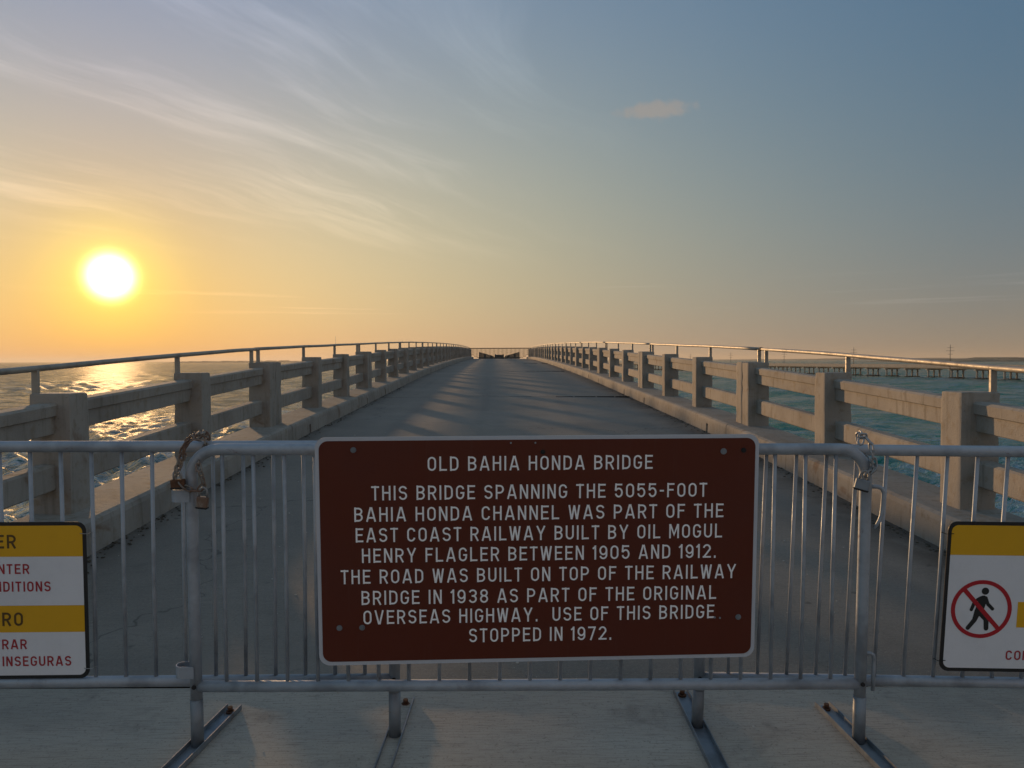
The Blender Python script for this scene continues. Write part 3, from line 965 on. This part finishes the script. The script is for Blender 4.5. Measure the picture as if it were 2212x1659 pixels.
# the panel leans and turns, so measure sideways from its left edge
xx3 = lambda xc, yc: -w3 + (xc - (150 - (yc - 200) * 0.0685)) * sc3
band(ns, [(xi3, zz3(430))] + arc(xi3 - rcut, zt3 - rcut, rcut, rcut, 0, 90, 6) + arc(-xi3 + rcut, zt3 - rcut, rcut, rcut, 90, 180, 6) + [(-xi3, zz3(430))], 'yellow')
band(ns, [(-xi3, zz3(431))] + arc(-xi3 + rcut, zb3 + rcut, rcut, rcut, 180, 270, 6) + arc(xi3 - rcut, zb3 + rcut, rcut, rcut, 270, 360, 6) + [(xi3, zz3(431))], 'white')
xb0 = xx3(800, 1010)
band(ns, [(xb0, zz3(1138)), (w3 - .05, zz3(1138)), (w3 - .05, zz3(885)), (xb0, zz3(885))], 'yellow', -0.0030)
pcx, pcz, pr = xx3(460, 962), zz3(962), 288 * sc3
def pt(x, y):
    return (pcx + (x - 460) * sc3, pcz - (y - 962) * sc3)
def limb(bm, a, b, ra, rb, y=-0.0031):
    a, b = Vector(pt(*a)), Vector(pt(*b))
    ra, rb = ra * sc3, rb * sc3
    d = (b - a).normalized()
    an = math.degrees(math.atan2(d.y, d.x))
    plate(bm, arc(b.x, b.y, rb, rb, an - 90, an + 90, 8) + arc(a.x, a.y, ra, ra, an + 90, an + 270, 8), y, -0.0024)
bm = bmesh.new()
disc(bm, *pt(487, 783), 35 * sc3, -0.0030, -0.0024, 24)
plate(bm, [pt(*q) for q in ((438, 838), (462, 828), (484, 826), (502, 838), (507, 868), (500, 905), (488, 950), (478, 985), (440, 1010), (400, 975), (412, 930), (424, 880), (400, 898), (385, 880), (410, 855))], -0.00300, -0.0024)
limb(bm, (396, 880), (366, 968), 17, 16, -0.00304)
limb(bm, (494, 850), (520, 912), 18, 16, -0.00308)
limb(bm, (520, 912), (566, 958), 17, 16, -0.00304)
limb(bm, (430, 980), (402, 1070), 33, 22, -0.00308)
limb(bm, (402, 1070), (344, 1150), 22, 20, -0.00304)
limb(bm, (448, 985), (512, 1062), 34, 24, -0.00312)
limb(bm, (512, 1062), (518, 1152), 24, 22, -0.00316)
finish('walking_figure', bm, 'signblack', ns)
bm = bmesh.new()
n_ = 48
ro, ri = pr, pr * 250 / 288
vo = [[bm.verts.new((pcx + q * math.cos(2 * math.pi * i / n_), yv, pcz + q * math.sin(2 * math.pi * i / n_))) for i in range(n_)] for q, yv in ((ro, -.0036), (ri, -.0036), (ri, -.0023), (ro, -.0023))]
for k in range(4):
    for i in range(n_):
        bm.faces.new((vo[k][i], vo[k][(i + 1) % n_], vo[(k + 1) % 4][(i + 1) % n_], vo[(k + 1) % 4][i]))
a, b = Vector(pt(292, 775)), Vector(pt(628, 1150))
d = (b - a).normalized()
nn = Vector((-d.y, d.x)) * 21 * sc3
plate(bm, [tuple(a + nn), tuple(a - nn), tuple(b - nn), tuple(b + nn)], -0.00368, -0.00325)
finish('prohibition_ring', bm, 'crimson', ns)
cap3 = 95 * sc3
s3 = 'CONDICIONES'
wd3 = text_width(s3, .21, .46) * cap3
lettering(ns, s3, xx3(693, 1415) + wd3 / 2, zz3(1465), cap3, wd3, -0.0030, 'signred', 1.0)
# wire ties holding the two small signs to the bars
def tie(parent, x, z, dirx):
    bm = bmesh.new()
    tube(bm, [V(x - dirx * .016, -.004, z), V(x, -.006, z - .001), V(x + dirx * .014, -.003, z - .002), V(x + dirx * .022, .012, z), V(x + dirx * .024, .004, z + .003), V(x + dirx * .034, -.004, z + .005)], .0014, 6)
    finish('wire_tie', bm, 'shiny' if dirx > 0 else 'dark', parent)
tie(ws, w2 - .006, z_of(190), 1)
tie(ws, w2 - .004, z_of(1490), 1)
tie(ns, -w3 + .006, zz3(222), -1)
tie(ns, -w3 + .006, zz3(1478), -1)

# ------------------------------------------------------------------ chains and padlocks
def spline(pts, n):
    pts = [Vector(p) for p in pts]
    out = []
    for i in range(len(pts) - 1):
        p0, p1, p2, p3 = pts[max(i - 1, 0)], pts[i], pts[i + 1], pts[min(i + 2, len(pts) - 1)]
        for j in range(n):
            t = j / n
            out.append(0.5 * ((2 * p1) + (p2 - p0) * t + (2 * p0 - 5 * p1 + 4 * p2 - p3) * t * t + (3 * p1 - p0 - 3 * p2 + p3) * t ** 3))
    out.append(pts[-1])
    return out

def chain(label, mw, pts, mat, pitch=0.027, wire=0.0034):
    t = thing('chain', label, 'chain', mw)
    bm = bmesh.new()
    a, b = pitch * .66, 0.0092
    st = a - b
    loop = [V(x + st, y, 0) for x, y in arc(0, 0, b, b, -90, 90, 7)] + [V(x - st, y, 0) for x, y in arc(0, 0, b, b, 90, 270, 7)]
    tube(bm, loop, wire, 8, closed=True)
    proto = finish('link', bm, mat, t)
    path = spline(pts, 30)
    acc, k, last = 0.0, 0, path[0]
    first = True
    for p, q in zip(path, path[1:]):
        acc += (q - p).length
        if acc >= pitch or first:
            acc = 0 if first else acc - pitch
            d = (q - p).normalized()
            o = proto if first else reuse('link', proto, t)
            first = False
            rot = d.to_track_quat('X', 'Z').to_matrix().to_4x4() @ Matrix.Rotation(R((90 if k % 2 else 0) + rnd.uniform(-25, 25)), 4, 'X')
            o.matrix_local = Matrix.Translation(q) @ rot
            k += 1
    return t

def padlock(label, mw, body_mat, wd=0.048, hh=0.040):
    t = thing('padlock', label, 'padlock', mw)
    bm = bmesh.new()
    box(bm, -wd / 2, wd / 2, -.012, .012, -hh, 0, .004, 2)
    bd = finish('body', bm, body_mat, t)
    bm = bmesh.new()
    box(bm, -wd / 2 - .0012, wd / 2 + .0012, -.0132, .0132, -hh - .003, -hh + .006, .003, 1)
    finish('bumper', bm, 'black', bd)
    bm = bmesh.new()
    pts = [V(-.015, 0, -.004), V(-.015, 0, .014)] + [V(x, 0, z) for x, z in reversed(arc(0, .016, .015, .018, 0, 180, 8))] + [V(.015, 0, -.004)]
    tube(bm, pts, .0042, 8)
    finish('shackle', bm, 'shiny', t)
    return t

def corner(s):                       # frame whose origin is the top corner of the centre barrier
    return cm @ Matrix.Translation((s * W_B / 2, 0, HB / 2))
cl = corner(-1)
chain('rusty chain looped round the left post of the middle barrier', cl,
      [(.030, -.020, .040), (.012, -.034, .045), (-.014, -.036, .010), (-.030, -.034, -.050), (-.040, -.036, -.085), (-.022, -.036, -.128), (.010, -.037, -.148), (.036, -.034, -.152), (.054, -.026, -.132), (.050, -.026, -.100), (.040, -.030, -.060), (.034, .02, -.02), (.034, .085, .035), (.030, .05, .058), (.022, .0, .050)], 'chain')
chain('second rusty chain strand over both rails at the left corner', cl,
      [(.006, .10, .030), (.002, .06, .056), (.000, .02, .046), (-.008, -.028, .018), (-.022, -.030, -.030), (-.038, -.030, -.060), (-.040, -.031, -.094)], 'chain')
padlock('rusty padlock hanging from the left chain, right of the post', cl @ Matrix.Translation((.056, -.034, -.176)) @ Matrix.Rotation(R(6), 4, 'Y'), 'chain', .042, .044)
padlock('brown rusty padlock hanging left of the post above the socket', cl @ Matrix.Translation((-.040, -.031, -.110)) @ Matrix.Rotation(R(-4), 4, 'Y'), 'rust', .052, .034)
cr = corner(1)
chain('steel chain looped over the right corner of the middle barrier', cr,
      [(-.036, -.026, .034), (-.022, -.010, .052), (.000, -.024, .030), (.006, -.034, -.010), (.016, -.035, -.055), (.010, -.036, -.075), (-.014, -.038, -.094)], 'shiny', .028, .0037)
chain('short end of steel chain behind the right corner post', cr,
      [(-.022, -.005, .052), (-.010, .05, .056), (.004, .085, .02), (.012, .05, -.03), (.016, -.02, -.055), (.0, -.034, -.085)], 'shiny', .028, .0037)
padlock('steel padlock with black edge hanging from the right chain', cr @ Matrix.Translation((-.028, -.040, -.112)) @ Matrix.Rotation(R(14), 4, 'Y') @ Matrix.Rotation(R(-18), 4, 'Z'), 'leg', .052, .042)

# ------------------------------------------------------------------ gate closing the far end
GY = 90.2
gz = deck(GY) + 0.01
gx0, gx1 = -3.20, 3.54
t = thing('steel_gate', 'dark steel bar gate across the far end of the road', 'gate', Matrix.Translation(((gx0 + gx1) / 2, GY, gz)))
gw = (gx1 - gx0) / 2
bm = bmesh.new()
tube(bm, [V(-gw - .35, 0, 1.22), V(0, 0, 1.22), V(gw + .35, 0, 1.22)], .045, 8)
finish('top_rail', bm, 'dark', t)
for i in range(45):
    x = -gw + 2 * gw * i / 44
    step = 0.42 if abs(x) > gw - .35 else (0.20 if abs(x) > gw - .62 else 0.12)
    bm = bmesh.new()
    tube(bm, [V(x, 0, step), V(x, 0, 1.21)], .027, 6)
    finish('bar', bm, 'dark', t)
for s in (-1, 1):
    bm = bmesh.new()
    tube(bm, [V(s * gw, 0, .42), V(s * (gw - .35), 0, .42), V(s * (gw - .36), 0, .20), V(s * (gw - .62), 0, .20), V(s * (gw - .63), 0, .12), V(s * .2, 0, .12)], .026, 6)
    finish('bottom_rail', bm, 'dark', t)
t = thing('timber_barricade', 'dark low barricade with a notched top in front of the far gate', 'barricade', Matrix.Translation((0.10, GY - .5, gz)))
def board(nm, poly, mat='timber'):
    bm = bmesh.new()
    plate(bm, poly, -.03, .03)
    finish(nm, bm, mat, t)
for s in (-1, 1):
    n = 14
    for i in range(n):
        xa, xb = .62 + (2.38 - .62) * i / n, .62 + (2.38 - .62) * (i + .93) / n
        za, zb2 = .30 + .50 * i / n, .30 + .50 * (i + .93) / n
        board('board', [(s * xa, 0), (s * xb, 0), (s * xb, zb2), (s * xa, za)])
board('centre_panel', [(-.58, 0), (.58, 0), (.50, .46), (.44, .56), (.40, .46), (-.40, .46), (-.44, .56), (-.50, .46)])
bm = bmesh.new()
box(bm, -2.42, 2.42, -.12, -.04, .02, .17, .006, 1)
finish('rail', bm, 'timber', t)

# ------------------------------------------------------------------ water, islands, the newer bridge, poles
def make_water():
    rs = np.random.RandomState(4)
    nf = 760
    th = np.concatenate([np.linspace(-68, 68, nf), np.linspace(68, 292, 40)[1:-1]]) * math.pi / 180
    rad = [14.0]
    while rad[-1] < 3500:
        rad.append(rad[-1] * 1.0075 + 0.02)
    rad = np.array(rad)
    Rg, Tg = np.meshgrid(rad, th, indexing='ij')
    X, Y = Rg * np.sin(Tg), Rg * np.cos(Tg)
    Z = np.zeros_like(X)
    cell = np.maximum(Rg * 0.0075, Rg * (136 / nf) * math.pi / 180 * 0.5)
    main = math.radians(62)                       # the way the chop runs
    for k in range(80):
        lam = 0.8 * (5.0 / 0.8) ** rs.rand()
        d = main + rs.randn() * 0.55
        kx, ky = math.sin(d) * 2 * math.pi / lam, math.cos(d) * 2 * math.pi / lam
        amp = 0.0075 * lam ** 0.8
        ph = rs.rand() * 6.283
        fade = np.clip((lam / cell - 2.2) / 2.5, 0, 1)
        w = np.sin(kx * X + ky * Y + ph + 0.6 * np.sin(0.13 * kx * Y - 0.11 * ky * X + ph))
        Z += amp * fade * (w + 0.25 * np.cos(2 * (kx * X + ky * Y + ph)))
    for k in range(45):
        lam = 5.0 * (26.0 / 5.0) ** rs.rand()
        d = main + rs.randn() * 0.4
        kx, ky = math.sin(d) * 2 * math.pi / lam, math.cos(d) * 2 * math.pi / lam
        ph = rs.rand() * 6.283
        fade = np.clip((lam / cell - 2.2) / 2.5, 0, 1) * np.clip((Rg - 90) / 250, 0.05, 1)
        Z += 0.0030 * lam * fade * np.sin(kx * X + ky * Y + ph + 0.8 * np.sin(0.11 * kx * Y - 0.13 * ky * X + ph))
    gust = 0.75 + 0.35 * np.sin(X * 0.021 + Y * 0.013 + 1.0) * np.sin(Y * 0.017 - X * 0.009)
    Z *= gust * 3.0
    Z[:, nf:] = 0.0
    nr, nt = X.shape
    far = [9000.0, 40000.0]
    vx = np.concatenate([X.ravel()] + [r * np.sin(th) for r in far])
    vy = np.concatenate([Y.ravel()] + [r * np.cos(th) for r in far])
    vz = np.concatenate([Z.ravel()] + [np.zeros(nt) for r in far])
    n_all = nr + len(far)
    co_ = np.stack([vx, vy, vz], 1)
    co_ = np.concatenate([co_, [[0, 0, -0.3]]])
    i0 = (np.arange(n_all - 1)[:, None] * nt + np.arange(nt)[None, :])
    i1 = (np.arange(n_all - 1)[:, None] * nt + (np.arange(nt)[None, :] + 1) % nt)
    quads = np.stack([i0, i1, i1 + nt, i0 + nt], -1).reshape(-1, 4)
    tris = np.stack([np.full(nt, len(co_) - 1), (np.arange(nt) + 1) % nt, np.arange(nt)], 1)
    me = bpy.data.meshes.new('water')
    me.vertices.add(len(co_))
    me.vertices.foreach_set('co', co_.astype(np.float32).ravel())
    loops = np.concatenate([quads[:, ::-1].ravel(), tris[:, ::-1].ravel()]).astype(np.int32)
    me.loops.add(len(loops))
    me.loops.foreach_set('vertex_index', loops)
    nq, ntri = len(quads), len(tris)
    me.polygons.add(nq + ntri)
    me.polygons.foreach_set('loop_start', np.concatenate([np.arange(nq) * 4, nq * 4 + np.arange(ntri) * 3]).astype(np.int32))
    me.polygons.foreach_set('use_smooth', np.ones(nq + ntri, dtype=bool))
    me.update(calc_edges=True)
    me.validate()
    me.materials.append(M['water'])
    o = bpy.data.objects.new('water', me)
    C.objects.link(o)
    return o
tag(make_water(), kind='structure')

def island(x0, x1, y, h, depth, seed):
    rr = random.Random(seed)
    bm = bmesh.new()
    n = 60
    rows = []
    for j, (fy, fh) in enumerate(((0, 0.0), (0.06, .55), (0.2, 1.0), (0.6, .95), (1.0, 0.0))):
        row = []
        for i in range(n + 1):
            s = i / n
            e = min(1, 6 * s, 6 * (1 - s)) ** .6
            k = fh * h * e * (0.72 + 0.28 * math.sin(i * 1.7 + seed) * math.sin(i * .6 + 2) + rr.uniform(-.18, .18))
            row.append(bm.verts.new((x0 + (x1 - x0) * s, y + depth * fy, max(0, k) - (0.2 if fh == 0 else 0))))
        rows.append(row)
    for a, b in zip(rows, rows[1:]):
        for i in range(n):
            bm.faces.new((a[i], a[i + 1], b[i + 1], b[i]))
    return tag(finish('island', bm, 'land'), kind='structure')
island(1180, 3300, 2150, 12.5, 500, 3)
island(1500, 9000, 5600, 13, 900, 5)
island(-2300, -1250, 5200, 13, 500, 8)

B0, BD = V(253, 373, 0), V(-42, 217, 0).normalized()
BN = V(BD.y, -BD.x, 0)
def at_b(s, o, z):
    p = B0 + BD * s + BN * o
    return V(p.x, p.y, z)
t = thing('low_causeway_bridge', 'long low concrete bridge on many piers across the right water', 'bridge')
t.location = at_b(0, 0, 0)
org = at_b(0, 0, 0)
S0, S1, SP = -70.0, 1140.0, 17.0
bm = bmesh.new()
prism(bm, [(-5.2, 7.45), (-5.2, 5.6), (-4.6, 5.1), (4.6, 5.1), (5.2, 5.6), (5.2, 7.45), (4.95, 7.45), (4.95, 6.6), (-4.95, 6.6), (-4.95, 7.45)],
      [S0, S1 * .3, S1 * .6, S1], lambda s, q: at_b(s, q[0], q[1]) - org)
finish('deck', bm, 'far_concrete', t)
pier0 = None
k = 0
s = S0 + 4
while s < S1 - 6:
    if pier0 is None:
        bm = bmesh.new()
        def lp(a, o, z):
            return BD * a + BN * o + V(0, 0, z)
        prism(bm, [(-.6, 4.35), (.6, 4.35), (.6, 5.09), (-.6, 5.09)], [-5.1, 0, 5.1], lambda o, q: lp(q[0], o, q[1]))
        for o_ in (-3.6, 0.0, 3.6):
            tube(bm, [lp(0, o_, -1.0), lp(0, o_, 4.36)], .50, 8)
        pier0 = finish('pier', bm, 'far_concrete', t)
        bm = bmesh.new()
        for o_ in (-3.6, -1.8, 0.0, 1.8, 3.6):
            r_ = bmesh.ops.create_icosphere(bm, subdivisions=2, radius=1.0)
            for v in r_['verts']:
                v.co = lp(v.co.x * 2.2 * rnd.uniform(.85, 1.1), o_ + v.co.y * 1.5 * rnd.uniform(.85, 1.1), .05 + v.co.z * .75 * rnd.uniform(.8, 1.15))
        foot0 = finish('rock_footing', bm, 'wet', pier0)
        pier0.location = BD * s
    else:
        p_ = reuse('pier', pier0, t, BD * s)
        reuse('rock_footing', foot0, p_)
    s += SP
    k += 1

def pole(x, y, top, label):
    t = thing('utility_pole', label, 'pole', Matrix.Translation((x, y, 0)), 'utility poles standing in the water')
    bm = bmesh.new()
    tube(bm, [V(0, 0, -1), V(0, 0, top * .5), V(0, 0, top)], [.22, .17, .11], 8)
    finish('shaft', bm, 'timber', t)
    for dz_, w_ in ((1.6, 1.7), (3.2, 2.2), (5.0, 1.3)):
        bm = bmesh.new()
        box(bm, -w_, w_, -.08, .08, top - dz_ - .07, top - dz_ + .07, .02, 1)
        finish('cross_arm', bm, 'timber', t)
ord_p = ['tall utility pole in the water, rightmost and nearest of the row', 'tall utility pole in the water, second from the right of the row', 'tall utility pole in the water, third from the right of the row',
         'tall utility pole in the water, fourth from the right of the row', 'tall utility pole in the water, fifth from the right of the row', 'tiny far utility pole in the water, leftmost of the row']
for (px_, D), lab in zip(((2062, 398), (1850, 486), (1697.6, 607), (1581, 760), (1493, 930), (1419, 1150)), ord_p):
    pole((px_ - 1077) / 1662 * D, D, 18.0 if D < 500 else 17.5, lab)

t = thing('radio_mast', 'thin distant radio mast rising above the left railing', 'mast', Matrix.Translation(((727 - 1077) / 1662 * 3000, 3000, 0)))
bm = bmesh.new()
tube(bm, [V(0, 0, 0), V(0, 0, 60), V(0, 0, 106)], [.8, .7, .5], 6)
finish('shaft', bm, 'leg', t)
bm = bmesh.new()
tube(bm, [V(0, 0, 52), V(0, 0, 60)], [1.3, 1.3], 8)
finish('antenna', bm, 'leg', t)

# ------------------------------------------------------------------ sea haze
bm = bmesh.new()
box(bm, -45000, 45000, -45000, 45000, -1.5, 112.0)
hm = bpy.data.materials.new('sea_haze')
hm.use_nodes = True
ht = NT(hm.node_tree)
hm.node_tree.nodes.clear()
pv = ht.new('ShaderNodeVolumePrincipled')
pv.inputs['Color'].default_value = (0.85, 0.79, 0.68, 1)
pv.inputs['Density'].default_value = 0.000075
pv.inputs['Anisotropy'].default_value = 0.35
ho = ht.new('ShaderNodeOutputMaterial')
ht.t.links.new(pv.outputs[0], ho.inputs['Volume'])
tag(finish('haze', bm, hm), kind='stuff')
